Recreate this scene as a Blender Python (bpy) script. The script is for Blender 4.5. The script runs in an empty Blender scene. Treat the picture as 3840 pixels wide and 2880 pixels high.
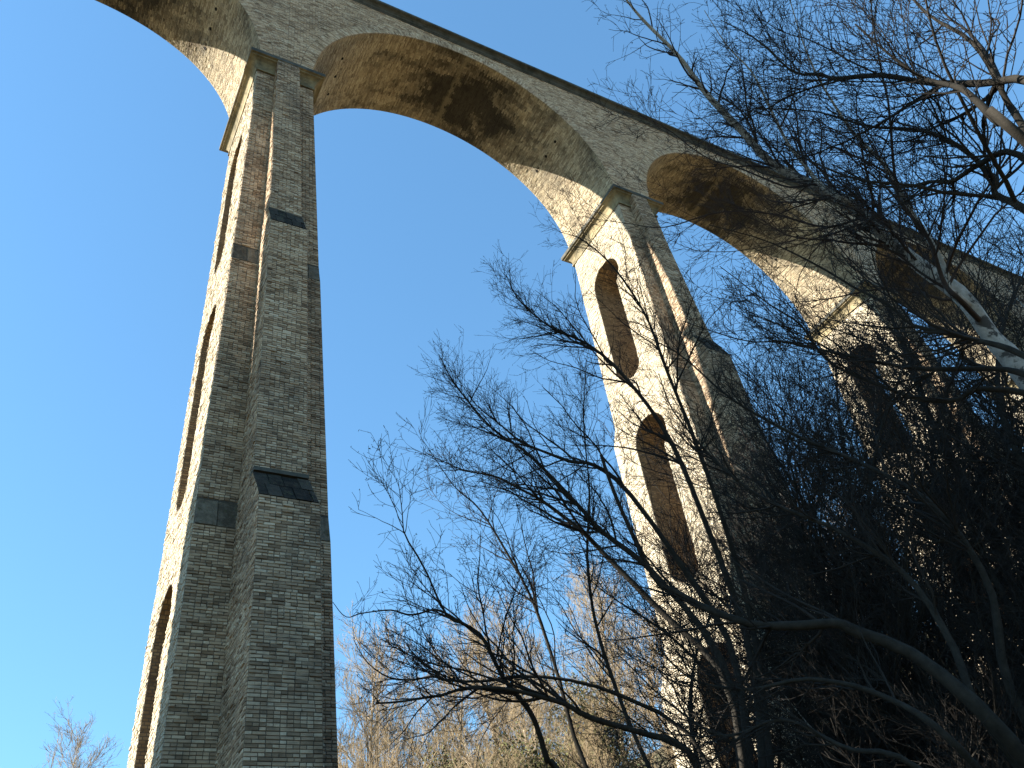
import bpy, math, random
import numpy as np
from mathutils import Matrix, Vector
R = math.radians
scene = bpy.context.scene
COL = scene.collection
H = 31.0            # height of the arch springing above the valley floor
P, RAD, D = 15.2, 6.654, 3.78   # arch pitch, arch radius, width across the viaduct

# ------------------------------------------------------------------ camera
cd = bpy.data.cameras.new('camera'); cam = bpy.data.objects.new('camera', cd); COL.objects.link(cam)
rt = Vector((0.87402685, -0.46537602, -0.13965034)); up = Vector((-0.21142519, -0.62305802, 0.75305916)); fw = Vector((0.43746594, 0.62866833, 0.64296165))
M = Matrix.Identity(4)
for i in range(3):
    M[i][0] = rt[i]; M[i][1] = up[i]; M[i][2] = -fw[i]
M[0][3], M[1][3], M[2][3] = -4.126, -16.133, -29.421 + H
cam.matrix_world = M
cd.sensor_width = 36; cd.lens = 3257.04 / 3840 * 36; cd.clip_end = 3000; cd.clip_start = .05
scene.camera = cam

# ------------------------------------------------------------------ sky and sun
SUN_AZ, SUN_EL = 18.0, 31.0        # sun stands over -x, turned 18 degrees towards +y
sd = Vector((-math.cos(R(SUN_AZ)) * math.cos(R(SUN_EL)), math.sin(R(SUN_AZ)) * math.cos(R(SUN_EL)), math.sin(R(SUN_EL))))
w = bpy.data.worlds.new('World'); scene.world = w; w.use_nodes = True
nt = w.node_tree; bg = nt.nodes['Background']; sky = nt.nodes.new('ShaderNodeTexSky')
sky.sky_type = 'NISHITA'; sky.sun_disc = False; sky.sun_elevation = R(SUN_EL); sky.sun_rotation = math.atan2(sd.x, sd.y)
sky.air_density = 1.25; sky.dust_density = 0.1; sky.ozone_density = 2.6; sky.altitude = 100
gm = nt.nodes.new('ShaderNodeGamma'); gm.inputs[1].default_value = .8
tn = nt.nodes.new('ShaderNodeMix'); tn.data_type = 'RGBA'; tn.blend_type = 'MULTIPLY'; tn.inputs[0].default_value = 1; tn.inputs[7].default_value = (.59, .93, 1.12, 1)
nt.links.new(sky.outputs[0], gm.inputs[0]); nt.links.new(gm.outputs[0], tn.inputs[6])
nt.links.new(tn.outputs[2], bg.inputs[0]); bg.inputs[1].default_value = 0.08
sl = bpy.data.lights.new('sun', 'SUN'); sl.energy = 5.0; sl.angle = R(.53); sl.color = (1, .94, .84)
so = bpy.data.objects.new('sun', sl); COL.objects.link(so); so.rotation_euler = (-sd).to_track_quat('-Z', 'Y').to_euler()
scene.view_settings.view_transform = 'Standard'; scene.view_settings.look = 'None'
scene.view_settings.gamma = 1; scene.view_settings.use_curve_mapping = False
scene.view_settings.exposure = 2.12

# ------------------------------------------------------------------ helpers
def tag(o, label=None, cat=None, group=None, kind=None):
    if label: o['label'] = label
    if cat: o['category'] = cat
    if group: o['group'] = group
    if kind: o['kind'] = kind
    return o

def empty(name, loc=(0, 0, 0)):
    o = bpy.data.objects.new(name, None); COL.objects.link(o); o.location = loc; o.empty_display_size = .5
    return o

def link(name, me, parent=None, kind=None):
    o = bpy.data.objects.new(name, me); COL.objects.link(o)
    if parent: o.parent = parent
    if kind: o['kind'] = kind
    return o

class MB:
    """collects quads with UVs and material slots"""
    def __init__(s): s.v = []; s.f = []; s.uv = []; s.m = []; s.t = []
    def quad(s, pts, uvs=None, m=0, t=0.):
        i = len(s.v); s.v += [tuple(p) for p in pts]; s.f.append(tuple(range(i, i + len(pts))))
        s.uv += list(uvs) if uvs else [(0, 0)] * len(pts); s.m.append(m); s.t.append(t)
    def mesh(s, name, mats, tone=False):
        me = bpy.data.meshes.new(name); me.from_pydata(s.v, [], s.f)
        for m in mats: me.materials.append(m)
        ul = me.uv_layers.new(name='UVMap'); ul.data.foreach_set('uv', np.array(s.uv, 'f').ravel())
        me.polygons.foreach_set('material_index', s.m)
        if tone:
            a = me.attributes.new('tone', 'FLOAT', 'FACE'); a.data.foreach_set('value', np.array(s.t, 'f'))
        me.update(); return me

# ------------------------------------------------------------------ materials
class NT:
    def __init__(s, name):
        s.mat = bpy.data.materials.new(name); s.mat.use_nodes = True; s.t = s.mat.node_tree
        s.b = s.t.nodes['Principled BSDF']; s.b.inputs['Roughness'].default_value = .9
        s.b.inputs['Specular IOR Level'].default_value = .2
    def n(s, typ, **kw):
        o = s.t.nodes.new(typ)
        for k, v in kw.items():
            if k in o.bl_rna.properties: setattr(o, k, v)
            else: o.inputs[k.replace('_', ' ')].default_value = v
        return o
    def l(s, a, b): s.t.links.new(a, b)
    def ramp(s, fac, stops, mode='LINEAR'):
        r = s.t.nodes.new('ShaderNodeValToRGB'); cr = r.color_ramp; cr.interpolation = mode
        while len(cr.elements) < len(stops): cr.elements.new(.5)
        for e, (p, c) in zip(cr.elements, stops):
            e.position = p; e.color = (*c, 1) if len(c) == 3 else c
        s.l(fac, r.inputs[0]); return r.outputs[0]
    def noise(s, vec, scale, detail=4, rough=.6, dist=0.):
        o = s.n('ShaderNodeTexNoise'); o.inputs['Scale'].default_value = scale; o.inputs['Detail'].default_value = detail
        o.inputs['Roughness'].default_value = rough; o.inputs['Distortion'].default_value = dist
        if vec is not None: s.l(vec, o.inputs['Vector'])
        return o.outputs['Fac']
    def mix(s, fac, a, b, mode='MIX'):
        o = s.t.nodes.new('ShaderNodeMix'); o.data_type = 'RGBA'; o.blend_type = mode
        for sock, v in ((o.inputs[0], fac), (o.inputs[6], a), (o.inputs[7], b)):
            if hasattr(v, 'node'): s.l(v, sock)
            else: sock.default_value = v if isinstance(v, float) else (*v, 1)
        return o.outputs[2]
    def math(s, op, a, b=0., c=0., clamp=False):
        o = s.t.nodes.new('ShaderNodeMath'); o.operation = op; o.use_clamp = clamp
        for i, v in enumerate((a, b, c)):
            if hasattr(v, 'node'): s.l(v, o.inputs[i])
            else: o.inputs[i].default_value = v
        return o.outputs[0]
    def mapping(s, vec, sc):
        o = s.t.nodes.new('ShaderNodeMapping'); o.inputs['Scale'].default_value = sc; s.l(vec, o.inputs[0]); return o.outputs[0]
    def bump(s, h, strength, dist):
        o = s.t.nodes.new('ShaderNodeBump'); o.inputs['Strength'].default_value = strength; o.inputs['Distance'].default_value = dist
        s.l(h, o.inputs['Height']); s.l(o.outputs[0], s.b.inputs['Normal'])

PALE = [(0, (.085, .055, .034)), (.16, (.25, .172, .105)), (.40, (.44, .315, .20)), (.62, (.57, .43, .285)), (.82, (.66, .53, .37)), (1, (.72, .63, .48))]
SUNNY = [(0, (.27, .21, .14)), (.3, (.40, .335, .235)), (.7, (.51, .445, .33)), (1, (.60, .545, .43))]  # paler, creamier brick: sunlight on the pier sides put into the colour
VAULT = [(0, (.16, .12, .075)), (.2, (.28, .215, .135)), (.5, (.46, .375, .245)), (.78, (.57, .48, .33)), (1, (.65, .57, .42))]
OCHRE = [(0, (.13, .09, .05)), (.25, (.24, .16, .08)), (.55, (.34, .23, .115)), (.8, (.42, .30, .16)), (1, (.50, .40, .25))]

def masonry(name, palette, mode='uv', bw=.23, bh=.075, soot=.5, moss=.0, bumpd=.012, soot_col=(.045, .04, .034), streak=False, mort=.009):
    """brickwork: mode 'uv' draws joints from UVs in metres; 'tone' / 'object' colours single built bricks"""
    N = NT(name); tc = N.n('ShaderNodeTexCoord'); obj = N.n('ShaderNodeNewGeometry').outputs['Position']
    mortar = None
    if mode == 'uv':
        br = N.n('ShaderNodeTexBrick'); N.l(tc.outputs['UV'], br.inputs['Vector'])
        for k, v in (('Scale', 1.), ('Mortar Size', mort), ('Mortar Smooth', .3), ('Bias', 0.), ('Brick Width', bw), ('Row Height', bh)): br.inputs[k].default_value = v
        br.inputs['Color1'].default_value = (0, 0, 0, 1); br.inputs['Color2'].default_value = (1, 1, 1, 1); br.inputs['Mortar'].default_value = (.5, .5, .5, 1)
        br.offset = .5; br.squash = .55; br.squash_frequency = 2
        tone = br.outputs['Color']; mortar = br.outputs['Fac']
    elif mode == 'tone':
        a = N.n('ShaderNodeAttribute'); a.attribute_name = 'tone'; tone = a.outputs['Fac']
    else:
        tone = N.n('ShaderNodeObjectInfo').outputs['Random']
    n0 = N.noise(obj, 1.1, 5, .6)
    t2 = N.math('ADD', N.math('MULTIPLY', tone, .62), N.math('MULTIPLY', n0, .5), 0)
    col = N.ramp(N.math('SUBTRACT', t2, .08), palette)
    fine = N.noise(N.mapping(obj, (1, 1, 2.2)), 34, 3, .7)
    col = N.mix(.4, col, N.ramp(fine, [(.25, (.5, .5, .5)), (.75, (1, 1, 1))]), 'MULTIPLY')
    # weathering: broad soot patches, finer black lichen
    p1 = N.noise(N.mapping(obj, (1, 1, .8)), .55, 7, .68, .6); p2 = N.noise(N.mapping(obj, (1., 1., 5.)), 2.4, 6, .75)
    pf = N.ramp(N.math('ADD', N.math('MULTIPLY', p1, .6), N.math('MULTIPLY', p2, .4)), [(.5 - .11 * soot, (0, 0, 0)), (.64 - .08 * soot, (1, 1, 1))])
    col = N.mix(N.math('MULTIPLY', pf, min(1., .35 + soot * .55)), col, soot_col)
    if streak:   # lime streaks and soot across the crown of the vault, V is the run of the arch in metres
        sp = N.n('ShaderNodeSeparateXYZ'); N.l(tc.outputs['UV'], sp.inputs[0])
        v = sp.outputs['Y']; L = math.pi * RAD
        mid = N.math('SUBTRACT', 1., N.math('DIVIDE', N.math('ABSOLUTE', N.math('SUBTRACT', v, L * .56)), 5.2), 0, True)
        nn = N.noise(N.mapping(tc.outputs['UV'], (1.3, .45, 1)), 1.0, 8, .72, .8)
        uu = N.math('SUBTRACT', 1., N.math('DIVIDE', N.math('ABSOLUTE', N.math('SUBTRACT', sp.outputs['X'], 1.9)), 3.1), 0, True)
        sf = N.ramp(N.math('ADD', N.math('MULTIPLY', N.math('MULTIPLY', mid, uu), .40), N.math('MULTIPLY', nn, 1.1)), [(.6, (0, 0, 0)), (.8, (1, 1, 1))])
        col = N.mix(N.math('MULTIPLY', sf, .9), col, (.022, .02, .017))
        wob = N.noise(N.mapping(tc.outputs['UV'], (2.2, 1.2, 1)), 2., 6, .7)
        dv = N.math('ABSOLUTE', N.math('SUBTRACT', N.math('ADD', v, N.math('MULTIPLY', wob, .9)), L * .52 + .45))
        lf = N.ramp(N.math('ADD', N.math('MULTIPLY', dv, 2.2), N.math('MULTIPLY', wob, .9)), [(.55, (1, 1, 1)), (.85, (0, 0, 0))])
        col = N.mix(N.math('MULTIPLY', lf, .55), col, (.30, .25, .16))
    if moss > 0:
        m = N.ramp(N.noise(obj, .8, 5, .7, .5), [(.5, (0, 0, 0)), (.68, (1, 1, 1))])
        col = N.mix(N.math('MULTIPLY', m, moss), col, (.13, .14, .075))
    if mortar is not None:
        col = N.mix(N.math('MULTIPLY', mortar, .8), col, (.085, .075, .062))
        hgt = N.math('ADD', N.math('MULTIPLY', mortar, -1.), N.math('ADD', N.math('MULTIPLY', tone, .3), N.math('MULTIPLY', fine, .15)))
    else:
        hgt = N.math('ADD', fine, N.noise(obj, 12, 3, .6))
    N.l(col, N.b.inputs['Base Color']); N.bump(hgt, .9, bumpd)
    return N.mat

M_WALL = masonry('weathered_brick', PALE, soot=.2)
M_WALL_CLEAN = masonry('pale_brick', PALE, soot=.02)
M_SIDE = masonry('sunlit_side_brick', SUNNY, soot=-.15)  # sunlit copy of the wall brick, brightness painted in
M_RING = masonry('ring_brick', [(p, tuple(min(1, x * 1.08) for x in c)) for p, c in PALE], bw=.23, bh=.078, soot=.15)
M_SOFFIT = masonry('ochre_vault_brick', VAULT, soot=.42, soot_col=(.05, .042, .032), streak=True, bumpd=.015)
M_JAMB = masonry('bounce_lit_jamb_brick', OCHRE, soot=.3, soot_col=(.09, .055, .03), bumpd=.015)  # ochre is warm bounce light inside the openings, painted into the brick
M_BRICK = masonry('single_brick', PALE, 'tone', soot=.42, bumpd=.004)
M_BRICK_CLEAN = masonry('single_brick_clean', [(p, tuple(x * 1.1 for x in c)) for p, c in PALE], 'tone', soot=.05, bumpd=.004)
M_BRICK_SIDE = masonry('single_brick_sunlit', SUNNY, 'tone', soot=-.1, bumpd=.004)  # same painted sunlight for the built bricks of the side faces
M_BRICK_VAULT = masonry('single_vault_brick', VAULT, 'tone', soot=.42, soot_col=(.05, .042, .032), streak=True, bumpd=.005)
M_BRICK_OBJ = masonry('single_brick_loose', PALE, 'object', soot=.42, bumpd=.004)

def dressed(name, c0, c1, soot=.5, joints=True):
    N = NT(name); tc = N.n('ShaderNodeTexCoord'); obj = N.n('ShaderNodeNewGeometry').outputs['Position']
    n0 = N.noise(obj, 2.2, 7, .7, .3); col = N.ramp(n0, [(.3, c0), (.7, c1)])
    pf = N.ramp(N.noise(obj, 1.1, 6, .72, .5), [(.46, (0, 0, 0)), (.62, (1, 1, 1))])
    col = N.mix(N.math('MULTIPLY', pf, soot), col, (.03, .032, .024))
    N.l(col, N.b.inputs['Base Color']); N.bump(N.noise(obj, 25, 5, .7), .6, .01)
    return N.mat
M_STONE = dressed('dressed_sandstone', (.15, .115, .065), (.33, .27, .15), .6)
M_COPING = dressed('dark_coping_stone', (.055, .052, .042), (.12, .115, .095), .8)
M_WEATHERING = dressed('mossy_weathering_stone', (.020, .016, .011), (.05, .042, .03), .7)
def mossy(name, c0, c1):
    N = NT(name); obj = N.n('ShaderNodeNewGeometry').outputs['Position']; r = N.n('ShaderNodeObjectInfo').outputs['Random']
    col = N.ramp(N.math('ADD', N.noise(obj, 5, 7, .75, .4), N.math('MULTIPLY', N.math('SUBTRACT', r, .5), .25)), [(.35, c0), (.65, c1)])
    col = N.mix(N.ramp(N.noise(obj, 9, 6, .75), [(.56, (0, 0, 0)), (.66, (1, 1, 1))]), col, (.075, .075, .035))
    N.l(col, N.b.inputs['Base Color']); N.bump(N.noise(obj, 18, 6, .75), 1, .03); return N.mat
M_MOSSY = mossy('mossy_weathering_stone', (.012, .010, .007), (.06, .05, .036))
M_GREYST = mossy('lichened_stone', (.07, .058, .042), (.20, .17, .125))
M_SLOPE = dressed('grey_sloping_stone', (.10, .085, .065), (.22, .19, .15), .6)
M_MORTAR = dressed('recessed_mortar', (.05, .044, .036), (.10, .088, .07), .5)

def bark(name, c0, c1, spots=None, scale=9):
    N = NT(name); obj = N.n('ShaderNodeNewGeometry').outputs['Position']
    col = N.ramp(N.noise(obj, scale, 5, .7), [(.3, c0), (.7, c1)])
    if spots:
        tc = N.n('ShaderNodeTexCoord')
        s1 = N.ramp(N.noise(obj, 5.5, 4, .7, .4), [(.55, (0, 0, 0)), (.62, (1, 1, 1))]); col = N.mix(s1, col, spots)
    N.l(col, N.b.inputs['Base Color']); N.bump(N.noise(obj, 40, 3, .7), .5, .006)
    return N.mat
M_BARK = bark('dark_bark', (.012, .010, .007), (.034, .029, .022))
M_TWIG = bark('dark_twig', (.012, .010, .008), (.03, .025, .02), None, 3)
M_BIRCH = bark('birch_bark', (.20, .185, .16), (.42, .40, .36), (.06, .055, .05))
M_BIRCHTWIG = bark('birch_twig', (.022, .016, .014), (.06, .045, .038), None, 3)
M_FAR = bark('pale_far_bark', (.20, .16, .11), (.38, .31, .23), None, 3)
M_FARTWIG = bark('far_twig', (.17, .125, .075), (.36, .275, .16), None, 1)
M_YTWIG = bark('yellow_twig', (.34, .29, .14), (.48, .42, .24), None, 3)

# ------------------------------------------------------------------ ground
def sm(a, b, x):
    t = np.clip((x - a) / (b - a), 0, 1); return t * t * (3 - 2 * t)
def ground_h(x, y):
    x = np.asarray(x, float); y = np.asarray(y, float)
    h = .42 * np.maximum(0, x - 17) * sm(17, 30, x) * (1 - .55 * sm(70, 200, x))
    h = h + sm(6, 44, y) * 9 + sm(40, 90, y) * 4 + sm(60, 260, y) * 6 + sm(-30, -80, y) * 6
    h = h + .35 * np.sin(x * .31 + 1) * np.sin(y * .27) + .15 * np.sin(x * .9 + y * .7)
    return h * sm(1.5, 9, np.hypot(x + 4, y + 16)) 
def gz(x, y): return float(ground_h(x, y))
def build_ground():
    xs = np.unique(np.concatenate([np.linspace(-1500, -80, 20), np.linspace(-80, 160, 121), np.linspace(160, 1500, 20)]))
    ys = np.unique(np.concatenate([np.linspace(-1500, -60, 20), np.linspace(-60, 120, 91), np.linspace(120, 1500, 20)]))
    X, Y = np.meshgrid(xs, ys); Z = ground_h(X, Y) - .02
    V = np.stack([X, Y, Z], -1).reshape(-1, 3); n = len(xs)
    F = [(j * n + i, j * n + i + 1, (j + 1) * n + i + 1, (j + 1) * n + i) for j in range(len(ys) - 1) for i in range(n - 1)]
    me = bpy.data.meshes.new('ground'); me.from_pydata(V.tolist(), [], F)
    N = NT('leaf_litter'); obj = N.n('ShaderNodeNewGeometry').outputs['Position']
    c = N.ramp(N.noise(obj, .25, 8, .7), [(.35, (.06, .045, .028)), (.5, (.10, .08, .045)), (.66, (.07, .085, .03))])
    c = N.mix(.6, c, N.ramp(N.noise(obj, 14, 5, .7), [(.3, (.45, .4, .35)), (.7, (1, 1, 1))]), 'MULTIPLY')
    N.l(c, N.b.inputs['Base Color']); N.bump(N.noise(obj, 6, 6, .7), 1, .05)
    me.materials.append(N.mat); o = link('ground', me, None, 'structure')
    for p in me.polygons: p.use_smooth = True
build_ground()

# ------------------------------------------------------------------ the viaduct
VIA = tag(empty('railway_viaduct', (0, D / 2, 0)), 'tall brick and stone railway viaduct of round arches on slender pierced piers', 'viaduct')
VO = Vector((0, -D / 2, 0))
def part(name, me, parent=VIA, kind=None):
    o = link(name, me, parent, kind)
    if parent is VIA: o.location = VO
    return o
CY, OC = 1.86, 2.0
OPEN = [(-8.9, -2.62, .86), (-17.45, -10.95, .86), (-28.0, -19.6, .9)]
def interp(tab, z):
    for (z0, *a), (z1, *b) in zip(tab, tab[1:]):
        if z <= z0 and z >= z1:
            t = (z0 - z) / (z0 - z1); return [p + (q - p) * t for p, q in zip(a, b)]
    return list(tab[-1][1:])
SHAFT = [(0, .965, 1.81), (-10.2, 1.208, 1.875), (-10.8, 1.235, 1.925), (-18.6, 1.43, 1.965), (-19.25, 1.452, 2.035), (-40, 1.90, 2.22)]
BUTT = [(-.22, .375, -.30), (-9.1, .462, -.72), (-10.1, .505, -1.14), (-18.5, .565, -1.25), (-19.55, .605, -1.98), (-40, .76, -2.30)]
def shaft(z): a, h = interp(SHAFT, z); return a, CY - h, CY + h
def owid(z):
    for zb, zt, hw in OPEN:
        if zb < z < zt:
            if z > zt - hw: return math.sqrt(max(0, hw * hw - (z - zt + hw) ** 2))
            if z < zb + hw: return math.sqrt(max(0, hw * hw - (zb + hw - z) ** 2))
            return hw
    return 0.
def near_w(z, w):
    for zb, zt, hw in OPEN:        # the near jamb stands in from the springing of its little arch
        if zb < z < zt: return w - min(w * .9, .34) * min(1., max(0., (zt - hw - .25 - z) / .5)) * min(1., (z - zb) / .6)
    return w
def loft(mb, levels, mats):
    """levels: (z, x0, x1, y0, y1); mats: near, far, left, right"""
    for A, B in zip(levels, levels[1:]):
        za, ax0, ax1, ay0, ay1 = A; zb, bx0, bx1, by0, by1 = B
        if mats[0] is not None: mb.quad([(bx0, by0, zb), (bx1, by0, zb), (ax1, ay0, za), (ax0, ay0, za)], [(bx0, zb), (bx1, zb), (ax1, za), (ax0, za)], mats[0])
        if mats[1] is not None: mb.quad([(bx1, by1, zb), (bx0, by1, zb), (ax0, ay1, za), (ax1, ay1, za)], [(bx1, zb), (bx0, zb), (ax0, za), (ax1, za)], mats[1])
        if mats[2] is not None: mb.quad([(bx0, by1, zb), (bx0, by0, zb), (ax0, ay0, za), (ax0, ay1, za)], [(by1, zb), (by0, zb), (ay0, za), (ay1, za)], mats[2])
        if mats[3] is not None: mb.quad([(bx1, by0, zb), (bx1, by1, zb), (ax1, ay1, za), (ax1, ay0, za)], [(by0, zb), (by1, zb), (ay1, za), (ay0, za)], mats[3])

def pier_mesh(hero):
    mb = MB(); zb = -34.
    zs = {0., -10.2, -10.8, -18.6, -19.25, zb}
    for b, t, hw in OPEN:
        for i in range(13):
            a = math.pi / 2 * i / 12; zs.add(t - hw + hw * math.sin(a)); zs.add(b + hw - hw * math.sin(a))
        zs.add(t - hw - .25); zs.add(t - hw - .75)
    zs = sorted(zs, reverse=True)
    near = 3 if hero else 0
    for za, z2 in zip(zs, zs[1:]):
        a0, n0, f0 = shaft(za); a1, n1, f1 = shaft(z2); mid = owid((za + z2) / 2)
        band = (za <= -10.19 and z2 >= -10.81) or (za <= -18.59 and z2 >= -19.26)
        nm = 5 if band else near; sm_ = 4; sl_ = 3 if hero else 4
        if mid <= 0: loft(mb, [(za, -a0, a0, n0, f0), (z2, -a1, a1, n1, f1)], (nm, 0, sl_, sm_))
        else:
            w0, w1 = owid(za), owid(z2)
            v0, v1 = near_w(za, w0), near_w(z2, w1)
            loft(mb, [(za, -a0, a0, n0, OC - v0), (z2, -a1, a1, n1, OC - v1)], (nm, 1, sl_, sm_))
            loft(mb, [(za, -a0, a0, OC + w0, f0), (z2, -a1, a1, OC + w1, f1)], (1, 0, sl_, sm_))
    return mb.mesh('pier', [M_WALL, M_JAMB, M_WEATHERING, M_MORTAR, M_SIDE, M_SLOPE])
def buttress_mesh(hero, far=False):
    mb = MB()
    rows = [z for z in (-.22, -9.1, -10.1, -18.5, -19.55, -34.)]
    for za, zb in zip(rows, rows[1:]):
        wa, ya = interp(BUTT, za); wb, yb = interp(BUTT, zb); wea = (za, zb) in ((-9.1, -10.1), (-18.5, -19.55))
        b0, b1 = shaft(za)[1] + .3, shaft(zb)[1] + .3
        m = (2 if wea else (3 if hero else 0)); ms = 3 if hero else 4
        A = (za, -wa, wa, ya, b0); B = (zb, -wb, wb, yb, b1)
        if far:
            A = (za, -wa, wa, 2 * CY - b0, 2 * CY - ya); B = (zb, -wb, wb, 2 * CY - b1, 2 * CY - yb); loft(mb, [A, B], (None, m, ms, ms))
        else: loft(mb, [A, B], (m, None, ms, ms))
    w0, y0 = interp(BUTT, -.22); y1 = CY
    ys = (y0, y1) if not far else (2 * CY - y1, 2 * CY - y0)
    mb.quad([(-w0, ys[0], -.22), (w0, ys[0], -.22), (w0, ys[1], -.22), (-w0, ys[1], -.22)], None, 2)
    return mb.mesh('buttress', [M_WALL, M_JAMB, M_WEATHERING, M_MORTAR, M_SIDE])
def capstones_mesh(z, dz, pr):
    """thin projecting nosing stones at the head of the buttress weatherings"""
    mb = MB()
    for z, dz, pr in ((z, dz, pr),):
        w0, y0 = interp(BUTT, z); n = 1
        for i in range(n):
            xa = -w0 - .02 + (2 * w0 + .04) * i / n + .004; xb = -w0 - .02 + (2 * w0 + .04) * (i + 1) / n - .004
            box(mb, xa, xb, y0 - pr, y0 + .25, z - .012, z + dz)
    return mb.mesh('nosing', [M_COPING])
def box(mb, x0, x1, y0, y1, z0, z1, m=0):
    for p in (((x0, y0, z0), (x1, y0, z0), (x1, y0, z1), (x0, y0, z1)), ((x1, y1, z0), (x0, y1, z0), (x0, y1, z1), (x1, y1, z1)),
              ((x0, y1, z0), (x0, y0, z0), (x0, y0, z1), (x0, y1, z1)), ((x1, y0, z0), (x1, y1, z0), (x1, y1, z1), (x1, y0, z1)),
              ((x0, y0, z1), (x1, y0, z1), (x1, y1, z1), (x0, y1, z1)), ((x0, y1, z0), (x1, y1, z0), (x1, y0, z0), (x0, y0, z0))):
        mb.quad(p, [(0, 0), (1, 0), (1, 1), (0, 1)], m)
CORN = [(.0, -.80), (.055, -.80), (.055, -.72), (.02, -.72), (.03, -.60), (.06, -.48), (.12, -.37), (.20, -.30), (.27, -.27), (.27, -.22), (.345, -.20), (.345, -.03), (.10, .012), (-.3, .013)]
def cornice_mesh():
    mb = MB(); a0 = .975
    def c(o, z): return [(-a0 - o, -o + .03, z), (a0 + o, -o + .03, z), (a0 + o, D + o - .03, z), (-a0 - o, D + o - .03, z)]
    for q_, ((o0, z0), (o1, z1)) in enumerate(zip(CORN, CORN[1:])):
        A, B = c(o0, z0), c(o1, z1)
        for i in range(4):
            j = (i + 1) % 4; mb.quad([A[i], A[j], B[j], B[i]], [(0, 0), (1, 0), (1, 1), (0, 1)], 1 if q_ >= 10 else 0)
    A = c(-.3, .013); mb.quad(A)
    return mb.mesh('impost_cornice', [M_STONE, M_COPING])

pm, pmh, bm_, bmf, bmh, cm, capm = pier_mesh(False), pier_mesh(True), buttress_mesh(False), buttress_mesh(False, True), buttress_mesh(True), cornice_mesh(), (capstones_mesh(-9.1, .05, .02), capstones_mesh(-18.5, .08, .09))
KS = list(range(-3, 9)); PIERS = {}; HERO_PIERS = (0, 1, 2)
for k in KS:
    o = part('pier', pmh if k in HERO_PIERS else pm); o.location = VO + Vector((P * k, 0, H)); PIERS[k] = o
    link('buttress', bmh if k in HERO_PIERS else bm_, o); link('buttress', bmf, o)
    link('impost_cornice', cm, o); link('nosing', capm[0], o); link('nosing', capm[1], o)

# ---- arches
RT = .46
def arch_mesh():
    mb = MB(); n = 64; y0, y1 = -.012, D + .012; ro = RAD + RT
    def pt(r, t, y): return (-r * math.cos(t), y, r * math.sin(t))
    for i in range(n):
        a, b = math.pi * i / n, math.pi * (i + 1) / n; sa, sb = RAD * a, RAD * b
        mb.quad([pt(RAD, a, y1), pt(RAD, a, y0), pt(RAD, b, y0), pt(RAD, b, y1)], [(y1, sa), (y0, sa), (y0, sb), (y1, sb)], 0)
        mb.quad([pt(RAD, a, y0), pt(ro, a, y0), pt(ro, b, y0), pt(RAD, b, y0)], [(0, sa), (RT, sa), (RT, sb), (0, sb)], 1)
        mb.quad([pt(ro, a, y1), pt(RAD, a, y1), pt(RAD, b, y1), pt(ro, b, y1)], [(RT, sa), (0, sa), (0, sb), (RT, sb)], 1)
        mb.quad([pt(ro, a, y0), pt(ro, a, y1), pt(ro, b, y1), pt(ro, b, y0)], [(y0, sa), (y1, sa), (y1, sb), (y0, sb)], 1)
    return mb.mesh('arch', [M_SOFFIT, M_RING])
ZT = 7.44
def spandrel_mesh(far=False, hero=False):
    mb = MB(); ro = RAD + RT - .05; pts = [(-P / 2, 0.), (-ro, 0.)]
    n = 48
    for i in range(1, n): a = math.pi * i / n; pts.append((-ro * math.cos(a), ro * math.sin(a)))
    pts += [(ro, 0.), (P / 2, 0.)]
    y = (D if far else 0.)
    for (xa, za), (xb, zb) in zip(pts, pts[1:]):
        q = [(xa, y, za), (xb, y, zb), (xb, y, ZT), (xa, y, ZT)]; uv = [(xa, za), (xb, zb), (xb, ZT), (xa, ZT)]
        if far: q, uv = q[::-1], uv[::-1]
        mb.quad(q, uv, 0)
    return mb.mesh('spandrel_wall', [M_MORTAR if hero else M_WALL_CLEAN])
am, spn, spf, sph = arch_mesh(), spandrel_mesh(), spandrel_mesh(True), spandrel_mesh(False, True)
HERO_BAYS = (-1, 0, 1); SPAN = {}; ARCH = {}
for k in KS[:-1]:
    o = ARCH[k] = part('arch', am); o.location = VO + Vector((P * (k + .5), 0, H))
    s = part('spandrel_wall', sph if k in HERO_BAYS else spn); s.location = VO + Vector((P * (k + .5), 0, H)); SPAN[k] = s
    s = part('spandrel_wall', spf); s.location = VO + Vector((P * (k + .5), 0, H))

X0, X1 = P * KS[0], P * KS[-1]
def sweep(mb, prof, x0, x1, flip=False, m=0):
    for (ya, za), (yb, zb) in zip(prof, prof[1:]):
        if flip: ya, yb = D - ya, D - yb
        q = [(x0, ya, za), (x1, ya, za), (x1, yb, zb), (x0, yb, zb)]
        mb.quad(q if not flip else q[::-1], None, m)
STR = [(.3, 7.36), (-.03, 7.36), (-.03, 7.42), (-.07, 7.46), (-.10, 7.53), (-.17, 7.60), (-.27, 7.64), (-.29, 7.66), (-.29, 7.765), (-.05, 7.86), (.3, 7.86)]
PAR = [(.06, 7.80), (.06, 8.42), (.02, 8.42), (.02, 8.52), (.12, 8.58), (.38, 8.58), (.45, 8.52), (.45, 7.6)]
rs = random.Random(4)
for flip in (False, True):
    mb = MB(); x = X0
    while x < X1:
        L = rs.uniform(.8, 1.15); dz = rs.uniform(-.008, .008); dy = rs.uniform(-.01, .006)
        sweep(mb, [(a + dy, b + dz) for a, b in STR], x + .004, x + L - .004, flip); x += L
    o = part('string_course', mb.mesh('string_course', [M_COPING])); o.location = VO + Vector((0, 0, H))
    mb = MB(); sweep(mb, PAR, X0, X1, flip)
    o = part('parapet', mb.mesh('parapet', [M_COPING])); o.location = VO + Vector((0, 0, H))
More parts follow.
